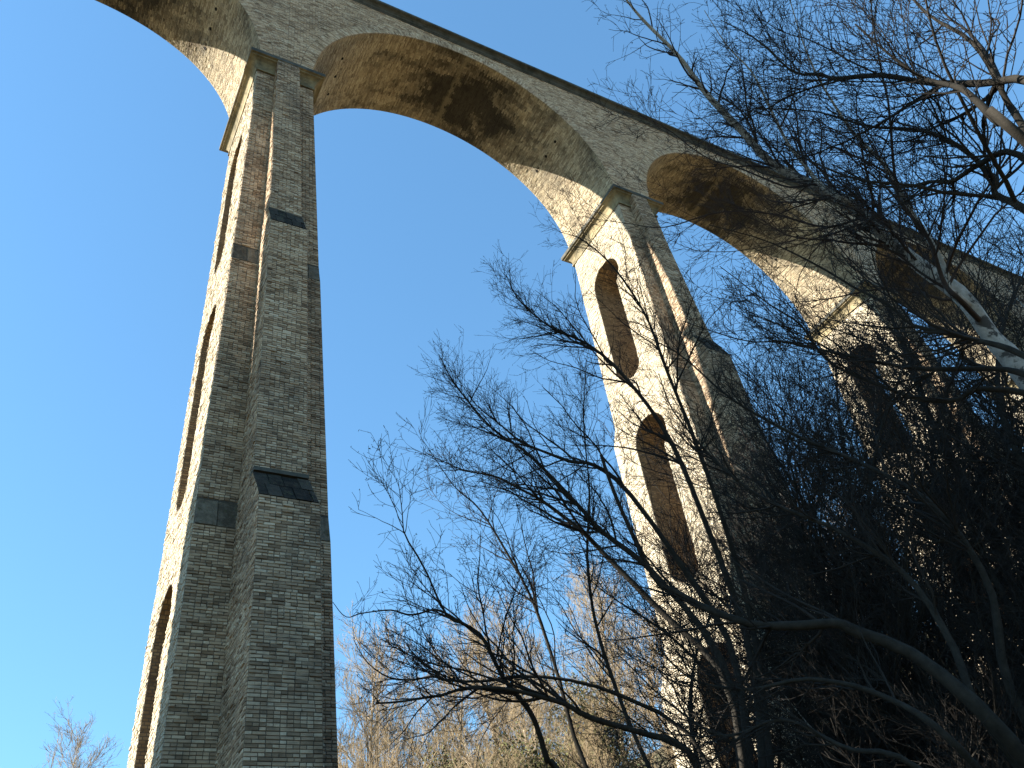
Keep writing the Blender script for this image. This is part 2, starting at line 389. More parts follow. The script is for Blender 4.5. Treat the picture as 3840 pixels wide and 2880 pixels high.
mb = MB(); box(mb, X0, X1, .2, D - .2, 7.2, 7.7); o = part('deck', mb.mesh('deck', [M_COPING])); o.location = VO + Vector((0, 0, H))

# ---- single bricks on the nearest pier and the spandrels above it
CH, JT = .068, .009
def brick_rows(face, zlo, zhi, lim, rng, hdr=.35):
    """yields (p00,p10,p11,p01 corner function values) for every brick of a battered face"""
    z = zhi; row = 0
    while z - CH > zlo:
        za, zb = z, z - CH + JT; zm = (za + zb) / 2
        header = rng.random() < hdr; base = rng.gauss(0, .10); pale = .18 if header and rng.random() < .5 else 0
        for (l, r) in lim(zm):
            if r - l < .05: continue
            u = l
            if row % 2: first = .115
            else: first = .225
            while u < r - .02:
                L = first if first else (.112 if header else rng.choice((.225, .225, .235, .112)))
                first = None
                if r - (u + L) < .07: L = r - u
                yield u + JT / 2, u + L - JT / 2, zb, za, (rng.uniform(0, .12) if rng.random() < .05 else min(1, max(0, .46 + base + pale + rng.gauss(0, .26)))), row
                u += L
        z -= CH; row += 1
def add_brick(mb, face, u0, u1, z0, z1, t, rng):
    d = rng.uniform(.006, .02) + (.014 if rng.random() < .07 else 0); i = .008
    j = lambda: rng.uniform(-.005, .005)
    a = [face(u0 + j(), z0 + j(), .0), face(u1 + j(), z0 + j(), .0), face(u1 + j(), z1 + j(), .0), face(u0 + j(), z1 + j(), .0)]
    b = [face(u0 + i, z0 + i, d + j()), face(u1 - i, z0 + i, d + j()), face(u1 - i, z1 - i, d + j()), face(u0 + i, z1 - i, d + j())]
    uv = [((u0 + u1) / 2, (z0 + z1) / 2)] * 4
    mb.quad(b, uv, 0, t)
    for p in range(4):
        q = (p + 1) % 4; mb.quad([a[p], a[q], b[q], b[p]], uv, 0, t)
rng = random.Random(11)
HP = PIERS[0]
def f_near(u, z, n): return (u, shaft(z)[1] - n, z)
def f_bfront(u, z, n): return (u, interp(BUTT, z)[1] - n, z)
def f_bleft(u, z, n): return (-interp(BUTT, z)[0] - n, -u, z)       # u grows towards the viewer
def f_bright(u, z, n): return (interp(BUTT, z)[0] + n, u, z)
faces = []
Z_SH = [(-10.2, -.82), (-18.6, -10.8), (-27.5, -19.25)]
Z_BU = [(-9.1, -.26), (-18.5, -10.1), (-27.5, -19.55)]
for zl, zh in Z_SH:
    faces.append((f_near, zl, zh, lambda z: [(-shaft(z)[0], -interp(BUTT, z)[0] - .005), (interp(BUTT, z)[0] + .005, shaft(z)[0])], 'near'))
for zl, zh in Z_BU:
    faces.append((f_bfront, zl, zh, lambda z: [(-interp(BUTT, z)[0], interp(BUTT, z)[0])], 'front'))
for zl, zh in ((-9.1, -.26), (-10.1, -9.1), (-18.5, -10.1), (-19.55, -18.5), (-27.5, -19.55)):
    faces.append((f_bleft, zl, zh, lambda z: [(-shaft(z)[1], -interp(BUTT, z)[1])], 'left'))
    faces.append((f_bright, zl, zh, lambda z: [(interp(BUTT, z)[1], shaft(z)[1])], 'right'))
def lim_side(z):
    a, n, f = shaft(z); w = owid(z)
    if w <= .04: return [(-f, -n)]
    return [(-f, -OC - w - .01), (-OC + near_w(z, w) + .01, -n)]
def f_side(u, z, n): return (-shaft(z)[0] - n, -u, z)
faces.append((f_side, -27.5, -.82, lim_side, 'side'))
# twelve unit bricks whose meshes are shared by the bricks that are objects of their own
UNIT = []
for q in range(12):
    mb = MB(); j = lambda s: rng.uniform(-s, s)
    a = [(-.5 + j(.015), 0, -.5 + j(.03)), (.5 + j(.015), 0, -.5 + j(.03)), (.5 + j(.015), 0, .5 + j(.03)), (-.5 + j(.015), 0, .5 + j(.03))]
    b = [(-.465 + j(.01), -.014 + j(.004), -.41 + j(.04)), (.465 + j(.01), -.014 + j(.004), -.41 + j(.04)), (.465 + j(.01), -.014 + j(.004), .41 + j(.04)), (-.465 + j(.01), -.014 + j(.004), .41 + j(.04))]
    mb.quad(b)
    for p_ in range(4): r_ = (p_ + 1) % 4; mb.quad([a[p_], a[r_], b[r_], b[p_]])
    UNIT.append(mb.mesh('brick', [M_BRICK_OBJ]))
allb = []
for face, zl, zh, lim, nm in faces:
    for u0, u1, z0, z1, t, row in brick_rows(face, zl, zh, lim, rng): allb.append((z0, nm, face, u0, u1, z1, t))
allb.sort(key=lambda b: b[0])
single = [b for b in allb if b[1] in ('near', 'front') and b[0] > -24.6 and (b[3] < .9)][:300]
sid = set(id(b) for b in single)
body, side, rest = MB(), MB(), MB()
for b in allb: add_brick(rest if id(b) in sid else side if b[1] == 'side' else body, b[2], b[3], b[4], b[0], b[5], b[6], rng)
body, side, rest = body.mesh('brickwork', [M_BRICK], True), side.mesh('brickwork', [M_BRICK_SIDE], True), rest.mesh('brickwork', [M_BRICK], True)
for k in HERO_PIERS:
    link('brickwork', body, PIERS[k], 'stuff'); link('brickwork', side, PIERS[k], 'stuff')
    if k: link('brickwork', rest, PIERS[k], 'stuff')
for b in single:
    z0, nm, face, u0, u1, z1, t = b
    c = Vector(face((u0 + u1) / 2, (z0 + z1) / 2, 0)); upv = (Vector(face((u0 + u1) / 2, z1, 0)) - Vector(face((u0 + u1) / 2, z0, 0))).normalized()
    ux = Vector((1, 0, 0)); ny = upv.cross(ux)
    o = bpy.data.objects.new('brick', UNIT[rng.randrange(12)]); COL.objects.link(o); o.parent = HP
    m = Matrix.Identity(4)
    for i in range(3): m[i][0] = ux[i] * (u1 - u0); m[i][1] = ny[i] * 1.; m[i][2] = upv[i] * (z1 - z0); m[i][3] = c[i]
    o.matrix_local = m
for k in HERO_BAYS:
    mb = MB(); ro = RAD + RT + .006
    def lim(z):
        if z >= ro: return [(-P / 2, P / 2)]
        x = math.sqrt(ro * ro - z * z); return [(-P / 2, -x), (x, P / 2)]
    f = lambda u, z, n: (u, -n * .7, z)
    for u0, u1, z0, z1, t, row in brick_rows(f, .03, 7.40, lim, rng): add_brick(mb, f, u0, u1, z0, z1, t, rng)
    link('brickwork', mb.mesh('brickwork', [M_BRICK_CLEAN], True), SPAN[k], 'stuff')

f_vault = lambda u, v, n: (-(RAD - n * .8) * math.cos(v / RAD), u, (RAD - n * .8) * math.sin(v / RAD))
f_ring = lambda u, v, n: (-(RAD + u) * math.cos(v / RAD), -.012 - n * .8, (RAD + u) * math.sin(v / RAD))
mv, mr = MB(), MB()
for u0, u1, z0, z1, t, row in brick_rows(f_vault, .02, math.pi * RAD - .02, lambda v: [(.0, D)], rng, .15): add_brick(mv, f_vault, u0, u1, z0, z1, t, rng)
for u0, u1, z0, z1, t, row in brick_rows(f_ring, .02, math.pi * RAD - .02, lambda v: [(.0, RT)], rng, .3): add_brick(mr, f_ring, u0, u1, z0, z1, t, rng)
mv, mr = mv.mesh('vault_brickwork', [M_BRICK_VAULT], True), mr.mesh('ring_brickwork', [M_BRICK_CLEAN], True)
for k in HERO_BAYS: link('vault_brickwork', mv, ARCH[k], 'stuff'); link('ring_brickwork', mr, ARCH[k], 'stuff')
# scaffold holes left in the haunches of each vault: raised dishes coloured near-black for the shade inside
N_ = NT('socket_shade'); N_.b.inputs['Base Color'].default_value = (.006, .005, .004, 1); M_HOLE = N_.mat
mb = MB(); q8 = [(.075 * math.cos(a), .075 * math.sin(a)) for a in [math.pi / 4 * i + .3 for i in range(8)]]
for i in range(8):
    a, c = q8[i], q8[(i + 1) % 8]
    mb.quad([(a[0], a[1], 0), (c[0], c[1], 0), (c[0] * .8, c[1] * .8, .024), (a[0] * .8, a[1] * .8, .024)]); mb.quad([(a[0] * .8, a[1] * .8, .024), (c[0] * .8, c[1] * .8, .024), (0, 0, .012)])
hole = mb.mesh('socket', [M_HOLE])
for k in HERO_BAYS:
    for v in (4.64, math.pi * RAD - 4.66):
        for yy in (1.07, 1.92, 2.8):
            t = v / RAD; o = link('socket', hole, ARCH[k])
            o.location = (-(RAD - .003) * math.cos(t), yy, (RAD - .003) * math.sin(t)); n = Vector((math.cos(t), 0, -math.sin(t)))
            o.rotation_euler = n.to_track_quat('Z', 'Y').to_euler()

# the sloping weathering courses are jointed stones
rng = random.Random(77)
def sloping(face, x0, x1, z0, z1, n, rows, mat, parent):
    for r_ in range(rows):
        za = z1 - (z1 - z0) * r_ / rows; zb = z1 - (z1 - z0) * (r_ + 1) / rows; cuts = sorted([x0, x1] + [x0 + (x1 - x0) * (i + (.5 if r_ % 2 else 0) + rng.uniform(-.12, .12)) / n for i in range(1 if not r_ % 2 else 0, n)])
        for a, c in zip(cuts, cuts[1:]):
            mb = MB(); d = rng.uniform(.015, .04); i = .012; j = lambda: rng.uniform(-.008, .008)
            A = [face(a + .005, zb + .006, 0), face(c - .005, zb + .006, 0), face(c - .005, za - .004, 0), face(a + .005, za - .004, 0)]
            B = [face(a + i + j(), zb + i, d + j()), face(c - i + j(), zb + i, d + j()), face(c - i + j(), za - i, d + j()), face(a + i + j(), za - i, d + j())]
            mb.quad(B)
            for p_ in range(4): q_ = (p_ + 1) % 4; mb.quad([A[p_], A[q_], B[q_], B[p_]])
            link('sloping_stone', mb.mesh('sloping_stone', [mat]), parent)
for k in (0, 1):
    o = PIERS[k]
    for z1, z0 in ((-9.1, -10.1), (-18.5, -19.55)):
        w0 = interp(BUTT, z0)[0]; sloping(f_bfront, -w0 + .01, w0 - .01, z0, z1 - .03, 4, 2, M_MOSSY, o)
    for z1, z0 in ((-10.2, -10.8), (-18.6, -19.25)):
        a0 = shaft(z0)[0] - .02; w0 = interp(BUTT, z1)[0]
        sloping(f_near, -a0, -w0, z0, z1, 2, 1, M_GREYST, o); sloping(f_near, w0, a0, z0, z1, 2, 1, M_GREYST, o)

GUIDES={
 'alder':((3.6, -8.2),0.15,[
  ([(3.84,-8.12,5.63),(3.36,-7.87,6.99),(2.93,-7.66,7.7),(2.66,-7.6,8.18),(2.01,-7.46,9.1),(1.52,-7.33,9.59),(1.01,-7.34,10.24),(0.65,-7.43,10.73)],0.055,0.006),
  ([(3.35,-8.62,5.19),(2.79,-8.46,6.1),(2.18,-8.37,6.93),(1.98,-8.35,7.17),(1.74,-8.32,7.41),(1.5,-8.27,7.62),(1.25,-8.21,7.8),(0.94,-8.14,8.01),(0.54,-7.97,8.14),(0.08,-7.87,8.39)],0.045,0.005),
  ([(1.97,-9.27,4.04),(1.42,-9.23,4.31),(0.89,-9.17,4.47),(0.65,-9.17,4.57),(0.35,-9.16,4.65),(0.02,-9.13,4.69),(-0.38,-9.1,4.71),(-0.63,-9.06,4.63),(-0.87,-9.05,4.58),(-1.25,-9.05,4.54)],0.035,0.008),
  ([(2.66,-8.64,4.42),(1.81,-8.44,5.04),(1.02,-8.18,5.29),(0.41,-7.95,5.29),(0.04,-7.85,5.33),(-0.09,-7.84,5.37),(-0.33,-7.77,5.35),(-0.57,-7.73,5.39),(-0.79,-7.75,5.52),(-0.96,-7.83,5.71)],0.025,0.004),
  ([(0.9,-8.49,4.16),(0.76,-8.48,4.26),(0.63,-8.58,4.58),(0.51,-8.63,4.78),(0.33,-8.66,4.98),(0.19,-8.71,5.17),(0.05,-8.78,5.38),(-0.14,-8.78,5.5),(-0.31,-8.78,5.6),(-0.61,-8.98,6.03),(-0.86,-9.1,6.3),(-0.94,-9.2,6.44),(-1.06,-9.39,6.7)],0.035,0.003),
  ([(-0.2,-8.89,5.45),(-0.38,-8.92,5.52),(-0.58,-8.92,5.55),(-0.79,-8.88,5.49),(-1.02,-8.89,5.53),(-1.28,-8.87,5.47),(-1.44,-8.86,5.44),(-1.58,-8.93,5.53)],0.016,0.003),
  ([(4.27,-7.95,5.92),(3.95,-7.84,7.14),(3.37,-7.73,8.48),(3,-7.59,8.98),(2.79,-7.42,9.11),(2.43,-7.24,9.41),(2.15,-7.12,9.66),(1.85,-7.06,9.98),(1.49,-7,10.35),(1.1,-7.07,10.88)],0.05,0.004),
  ([(4.76,-7.85,6.21),(4.42,-8.09,8.19),(3.98,-8.28,9.46),(3.43,-8.33,10.38),(2.96,-8.26,10.93),(2.46,-8.07,11.33),(1.97,-8.03,11.81),(1.71,-8.18,12.2)],0.055,0.004),
  ([(5.15,-7.66,6.53),(4.94,-8.02,8.32),(4.62,-8.29,9.5),(4.23,-8.56,10.54),(3.85,-8.84,11.38),(3.31,-9,12.18),(2.8,-8.97,12.68),(2.46,-8.82,12.9)],0.05,0.004),
  ([(1.68,-7.84,4.38),(1.43,-7.96,5.53),(1.2,-8.09,6.29),(0.89,-8.18,6.92),(0.56,-8.23,7.41),(0.24,-8.2,7.69),(-0.23,-8.31,8.26)],0.03,0.003),
  ([(2.76,-7.51,4.82),(2.5,-7.52,6.16),(2.38,-7.76,7.18),(2.39,-8.13,8.02),(2.26,-8.51,8.87),(2.18,-9.02,9.69)],0.035,0.004),
 ]),
 'willow':((8.0, -10.2),0.17,[
  ([(3.82,-11.33,3.61),(3.6,-10.99,4.46),(3.34,-10.63,4.86),(3.24,-10.51,5.01),(3.02,-10.18,5.13),(2.77,-9.84,5.26),(2.49,-9.56,5.52),(2.23,-9.39,5.83),(2.07,-9.3,6.05),(1.77,-9.41,6.88),(1.53,-9.56,7.5)],0.075,0.018),
  ([(4.16,-11.02,3.87),(4.28,-10.96,4.72),(4.25,-10.81,5.56),(4.03,-10.45,6.25),(3.69,-9.96,6.87),(3.33,-9.69,7.59),(2.97,-9.6,8.41),(2.79,-9.74,9.01)],0.05,0.006),
  ([(5.11,-10.8,4.27),(5.32,-11.04,5.41),(5.22,-10.99,6.5),(4.91,-10.61,7.29),(4.5,-10.16,7.99),(3.97,-9.78,8.81),(3.45,-9.64,9.64),(2.99,-9.41,10.13)],0.055,0.005),
  ([(3.2,-11.27,3.5),(3.04,-10.83,4.14),(2.8,-10.34,4.46),(2.49,-9.73,4.55),(2.19,-9.33,4.82),(1.96,-9.15,5.35)],0.04,0.006),
  ([(2.66,-11.29,3.26),(2.46,-10.78,3.65),(2.23,-10.36,4.04),(1.92,-9.78,4.09),(1.64,-9.46,4.49),(1.33,-9.21,5.12)],0.03,0.005),
 ]),
 'birch':((11.5, -13.2),0.16,[
  ([(4.31,-12.85,4.46),(4.26,-13.06,5.8),(4.08,-13.13,6.65),(3.98,-13.12,6.97),(3.81,-13.17,7.45),(3.57,-13.07,7.95),(3.26,-13.02,8.49),(3.01,-13.01,8.91),(2.47,-12.78,9.57),(2.11,-12.82,10.02),(1.68,-12.87,10.51),(1.32,-12.98,10.92),(0.85,-13.04,11.35),(0.47,-13.15,11.69)],0.095,0.006),
  ([(2.74,-13.13,8.64),(2.57,-13.07,8.9),(2.36,-13.11,9.24),(2.2,-13.17,9.5),(2.05,-13.26,9.76),(1.8,-13.41,10.14),(1.53,-13.46,10.47),(1.22,-13.58,10.85)],0.035,0.004),
  ([(3.32,-13.28,7.27),(3.31,-13.3,7.32),(3.26,-13.39,7.49),(3.14,-13.47,7.78),(2.99,-13.53,8.09),(2.86,-13.62,8.35),(2.71,-13.68,8.6),(2.48,-13.7,8.95),(2.28,-13.77,9.22),(2.07,-13.87,9.52),(1.88,-14.01,9.8),(1.62,-14.25,10.16)],0.045,0.005),
  ([(3.32,-13.32,7.12),(3.22,-13.33,7.25),(3.07,-13.43,7.45),(2.95,-13.52,7.61),(2.71,-13.6,7.88),(2.57,-13.69,8.05),(2.2,-14.18,8.49),(2.04,-14.35,8.66),(1.76,-14.66,8.92),(1.56,-14.91,9.09)],0.03,0.005),
  ([(2.67,-12.98,9.08),(2.53,-12.73,9.28),(2.25,-12.54,9.69),(1.95,-12.33,10.07),(1.56,-12.25,10.59),(1.25,-12.13,10.92)],0.018,0.003),
  ([(2.94,-13.11,8.44),(2.77,-12.79,8.6),(2.4,-12.5,9),(2.03,-12.13,9.31),(1.68,-11.6,9.48),(1.34,-11.32,9.69),(0.96,-11.07,9.92)],0.018,0.003),
 ]),
 'oak':((7.2, -15.0),0.2,[
  ([(1.12,-15.29,5.33),(1.09,-15.39,6.04),(1.04,-15.33,6.41),(1.03,-15.14,6.63),(0.97,-14.88,6.97),(0.85,-14.7,7.31),(0.74,-14.45,7.6),(0.67,-14.39,7.74),(0.57,-14.28,7.94),(0.37,-14.28,8.3),(0.13,-14.2,8.68)],0.04,0.004),
  ([(1.06,-15.11,5.01),(1.1,-15.08,5.58),(1.09,-15.11,6.13),(1.08,-15.15,6.34),(1.07,-15.19,6.51),(1.04,-15.24,6.77),(0.98,-15.27,7.07),(0.91,-15.23,7.34),(0.84,-15.24,7.58),(0.76,-15.29,7.86)],0.035,0.006),
  ([(0.8,-15.15,5.86),(0.78,-15.1,6.05),(0.74,-15.1,6.29),(0.7,-15.09,6.46),(0.64,-14.99,6.7),(0.6,-14.95,6.85),(0.52,-14.94,7.08),(0.38,-14.93,7.45)],0.035,0.006),
  ([(1.44,-14.9,4.9),(1.4,-15.03,5.81),(1.32,-14.99,6.21),(1.33,-14.74,6.37),(1.35,-14.49,6.47),(1.31,-14.35,6.59),(1.27,-14.18,6.72),(1.17,-14.03,6.95),(0.99,-13.94,7.33)],0.035,0.004),
  ([(1.62,-14.7,4.92),(1.61,-14.77,5.63),(1.55,-14.72,6.04),(1.5,-14.63,6.25),(1.49,-14.67,6.38),(1.4,-14.67,6.72),(1.28,-14.55,7.04),(1.13,-14.3,7.38),(0.92,-14.1,7.79),(0.63,-13.75,8.21)],0.04,0.004),
  ([(2.01,-14.33,4.42),(2.06,-14.13,4.94),(2.05,-13.95,5.4),(2.02,-13.83,5.64),(1.99,-13.7,5.85),(1.92,-13.48,6.16),(1.84,-13.4,6.46),(1.72,-13.22,6.79),(1.55,-13.06,7.19),(1.31,-12.86,7.64),(1.02,-12.57,8.05)],0.032,0.004),
  ([(2.48,-14.09,4.48),(2.53,-13.95,5.14),(2.5,-13.71,5.55),(2.48,-13.54,5.74),(2.4,-13.16,6.05),(2.31,-12.88,6.32),(2.18,-12.62,6.62),(2.05,-12.4,6.88),(1.92,-12.19,7.1),(1.77,-11.93,7.29),(1.37,-11.55,7.83)],0.035,0.004),
  ([(2.95,-13.83,4.52),(2.89,-13.72,5.37),(2.75,-13.28,5.85),(2.74,-13.08,5.88),(2.65,-12.81,6.05),(2.51,-12.59,6.31),(2.36,-12.41,6.61),(2.26,-12.35,6.82),(2.17,-12.34,7.02),(2.08,-12.35,7.24),(1.94,-12.28,7.47),(1.85,-12.24,7.61),(1.54,-12.17,8.09)],0.032,0.004),
 ]),
}
MID_TABLE = [
 (1, 9.5, -5.5, 1.15, .3, 'dark bare tree close in front of the second pier'),
 (0, 13.5, -7.5, 1.2, 1.2, 'dark bare tree between the second and third piers'),
 (2, 14.5, -11, .95, 2.2, 'slender birch behind the leaning birch trunk'),
 (1, 17.5, -5, 1.35, 3.1, 'broad bare tree hiding the foot of the third pier'),
 (0, 20, -10, 1.2, 4.0, 'tall dark bare tree at the right edge'),
 (0, 25, -6, 1.02, 0.78, 'dark bare tree in the dense tangle on the bank at the right'),
 (1, 12, -10.5, 0.96, 3.49, 'dark bare tree in the dense tangle on the bank at the right'),
 (1, 27, -13, 0.76, 5.02, 'dark bare tree in the dense tangle on the bank at the right'),
 (1, 8.5, -9, 1.00, 1.15, 'dark bare tree in the dense tangle on the bank at the right'),
 (1, 11.5, -8, 0.96, 5.02, 'dark bare tree in the dense tangle on the bank at the right'),
 (1, 16, -9, 0.93, 5.17, 'dark bare tree in the dense tangle on the bank at the right'),
 (0, 22, -4.5, 1.04, 5.21, 'dark bare tree in the dense tangle on the bank at the right'),
 (1, 31, -9, 0.93, 0.09, 'dark bare tree in the dense tangle on the bank at the right'),
 (0, 36, -5, 0.82, 5.74, 'dark bare tree in the dense tangle on the bank at the right'),
 (0, 38, -14, 0.89, 0.19, 'dark bare tree in the dense tangle on the bank at the right'),
 (1, 43, -9, 0.96, 4.31, 'dark bare tree in the dense tangle on the bank at the right'),
 (1, 50, -6, 1.07, 5.53, 'dark bare tree in the dense tangle on the bank at the right'),
 (1, 52, -14, 1.08, 3.46, 'dark bare tree in the dense tangle on the bank at the right'),
 (0, 60, -9, 1.15, 0.58, 'dark bare tree in the dense tangle on the bank at the right'),
 (0, 33, -3.5, 0.97, 1.55, 'dark bare tree in the dense tangle on the bank at the right'),
 (1, 47, -3.5, 0.95, 3.76, 'dark bare tree in the dense tangle on the bank at the right'),
 (1, 70, -10, 0.94, 5.00, 'dark bare tree in the dense tangle on the bank at the right'),
 (1, 18, -13.5, 0.91, 3.51, 'dark bare tree in the dense tangle on the bank at the right'),
 (1, 23, -14.5, 0.85, 2.02, 'dark bare tree in the dense tangle on the bank at the right'),
 (1, 7.5, -6.5, 1.13, 1.60, 'dark bare tree in the dense tangle on the bank at the right'),
 (1, 10.5, -10, 1.24, 0.04, 'dark bare tree in the dense tangle on the bank at the right'),
 (1, 12, -7, 1.25, 0.48, 'dark bare tree in the dense tangle on the bank at the right'),
 (0, 14.5, -4.5, 1.18, 1.02, 'dark bare tree in the dense tangle on the bank at the right'),
 (1, 16, -12, 1.28, 2.54, 'dark bare tree in the dense tangle on the bank at the right'),
 (1, 18, -9, 0.96, 0.67, 'dark bare tree in the dense tangle on the bank at the right'),
 (0, 19.5, -6, 1.20, 2.30, 'dark bare tree in the dense tangle on the bank at the right'),
 (0, 22, -9, 1.26, 1.23, 'dark bare tree in the dense tangle on the bank at the right'),
 (1, 24, -12, 1.18, 2.53, 'dark bare tree in the dense tangle on the bank at the right'),
 (0, 26, -4, 1.20, 5.47, 'dark bare tree in the dense tangle on the bank at the right'),
 (1, 28, -10, 0.98, 4.86, 'dark bare tree in the dense tangle on the bank at the right'),
 (1, 13.5, -12.8, 1.17, 0.03, 'dark bare tree in the dense tangle on the bank at the right'),
 (1, 33, -13, 0.87, 2.27, 'dark bare tree in the dense tangle on the bank at the right'),
 (1, 40, -4, 0.91, 1.42, 'dark bare tree in the dense tangle on the bank at the right'),
 (0, 45, -12, 1.28, 0.02, 'dark bare tree in the dense tangle on the bank at the right'),
 (1, 15.5, -15, 1.25, 1.22, 'dark bare tree in the dense tangle on the bank at the right'),
 (1, 8, -8.5, 0.99, 5.69, 'dark bare tree in the dense tangle on the bank at the right'),
 (1, 9.5, -10.5, 0.72, 0.51, 'dark bare tree in the dense tangle on the bank at the right'),
 (1, 9, -7, 0.95, 4.42, 'dark bare tree in the dense tangle on the bank at the right'),
 (1, 10.8, -8.2, 0.90, 1.85, 'dark bare tree in the dense tangle on the bank at the right'),
 (1, 8.6, -12, 0.88, 3.64, 'dark bare tree in the dense tangle on the bank at the right'),
 (1, 11.5, -11, 0.87, 0.95, 'dark bare tree in the dense tangle on the bank at the right'),
 (1, 13, -9, 0.83, 2.36, 'dark bare tree in the dense tangle on the bank at the right'),
 (1, 15, -7, 0.92, 5.97, 'dark bare tree in the dense tangle on the bank at the right'),
 (1, 5.6, -5.2, .8, .7, 'low bare tree just behind the alder in front of the second pier'),
 (1, 7.2, -4.2, .95, 2.9, 'bare tree against the foot of the second pier'),
 (2, 9, -6, .8, 1.9, 'dark bare tree in the dense tangle on the bank at the right'),
 (1, 11.5, -5.6, 1.2, 4.1, 'dark bare tree in the dense tangle on the bank at the right'),
 (1, 5.6, -9.2, .62, 2.4, 'smallest bare tree low between the alder and the thick level bough'),
 (1, 6.6, -7.8, .8, .4, 'dark bare tree in the dense tangle on the bank at the right'),
 (1, 7.0, -9.2, .75, 5.1, 'dark bare tree in the dense tangle on the bank at the right'),
 (1, 8.0, -5.6, .9, 3.6, 'dark bare tree in the dense tangle on the bank at the right'),
 (2, 8.4, -7.4, .75, 1.1, 'dark bare tree in the dense tangle on the bank at the right'),
 (1, 10.2, -5, 1.0, 2.1, 'dark bare tree in the dense tangle on the bank at the right'),
]
FAR_TABLE = [
 (0, -.4, 36, .68, 0.00, 'pale sunlit bare tree left of the first pier'),
 (1, -3.0, 37, 0.5, 1.70, 'low sunlit bare tree furthest to the left'),
 (1, 10.5, 34, 1.06, 3.40, 'pale sunlit bare tree just right of the first pier'),
 (0, 16, 34, 1.01, 5.10, 'sunlit bare tree behind the gap between the first two piers'),
 (1, 20.5, 31, 1.05, 0.52, 'tall sunlit bare tree left of the second pier foot'),
 (0, 26, 33, 0.98, 2.22, 'sunlit bare tree seen right behind the second pier foot'),
 (1, 14.5, 26, 0.75, 3.92, 'small sunlit bare tree at the bottom beside the first pier'),
 (0, 36, 36, 0.98, 5.62, 'sunlit bare tree behind the third pier'),
 (1, 30, 24, 0.89, 1.04, 'sunlit bare tree on the slope right of the second pier'),
 (0, 8, 42, 1.06, 2.74, 'pale sunlit bare tree within the wood on the far slope'),
 (1, 13, 44, 1.06, 4.44, 'pale sunlit bare tree within the wood on the far slope'),
 (0, 19, 42, 1.01, 6.14, 'pale sunlit bare tree within the wood on the far slope'),
 (1, 24, 40, 1.01, 1.56, 'pale sunlit bare tree within the wood on the far slope'),
 (0, 29, 42, 1.05, 3.26, 'pale sunlit bare tree within the wood on the far slope'),
 (1, 18, 24, 0.70, 4.96, 'pale sunlit bare tree within the wood on the far slope'),
 (0, 22, 22, 0.69, 0.38, 'pale sunlit bare tree within the wood on the far slope'),
 (1, 26, 18, 0.73, 2.08, 'pale sunlit bare tree within the wood on the far slope'),
 (0, 33, 16, 0.73, 3.78, 'pale sunlit bare tree within the wood on the far slope'),
 (1, 40, 22, 0.81, 5.48, 'pale sunlit bare tree within the wood on the far slope'),
 (0, 46, 30, 0.89, 0.90, 'pale sunlit bare tree within the wood on the far slope'),
 (1, 34, 46, 1.05, 2.60, 'pale sunlit bare tree within the wood on the far slope'),
 (0, 42, 44, 1.05, 4.30, 'pale sunlit bare tree within the wood on the far slope'),
 (1, 52, 20, 0.81, 6.00, 'pale sunlit bare tree within the wood on the far slope'),
 (0, 60, 28, 0.89, 1.42, 'pale sunlit bare tree within the wood on the far slope'),
 (1, 12.5, 29, 0.70, 3.12, 'pale sunlit bare tree within the wood on the far slope'),
 (0, 23, 27, 0.77, 4.82, 'pale sunlit bare tree within the wood on the far slope'),
 (1, 9, 28, 0.67, 3.17, 'pale sunlit bare tree within the wood on the far slope'),
 (1, 11, 24, 0.65, 0.07, 'pale sunlit bare tree within the wood on the far slope'),
 (1, 13, 26, 0.71, 3.86, 'pale sunlit bare tree within the wood on the far slope'),
 (1, 16, 21, 0.74, 3.61, 'pale sunlit bare tree within the wood on the far slope'),
 (0, 17, 29, 0.74, 0.87, 'pale sunlit bare tree within the wood on the far slope'),
 (1, 19, 25, 0.69, 2.04, 'pale sunlit bare tree within the wood on the far slope'),
 (0, 21, 20, 0.63, 4.91, 'pale sunlit bare tree within the wood on the far slope'),
 (0, 24, 23, 0.71, 4.92, 'pale sunlit bare tree within the wood on the far slope'),
 (1, 25, 29, 0.76, 0.52, 'pale sunlit bare tree within the wood on the far slope'),
 (0, 28, 20, 0.77, 3.97, 'pale sunlit bare tree within the wood on the far slope'),
 (0, 22, 33, 0.64, 5.92, 'pale sunlit bare tree within the wood on the far slope'),
 (1, 14, 36, 0.64, 2.54, 'pale sunlit bare tree within the wood on the far slope'),
 (0, 10, 40, 0.72, 5.29, 'pale sunlit bare tree within the wood on the far slope'),
 (0, 17.5, 38, 0.80, 5.31, 'pale sunlit bare tree within the wood on the far slope'),
 (0, 27, 38, 0.71, 0.50, 'pale sunlit bare tree within the wood on the far slope'),
 (1, 31, 30, 0.74, 2.82, 'pale sunlit bare tree within the wood on the far slope'),
 (1, 36, 18, 0.72, 3.84, 'pale sunlit bare tree within the wood on the far slope'),
 (0, 40, 28, 0.79, 5.86, 'pale sunlit bare tree within the wood on the far slope'),
]
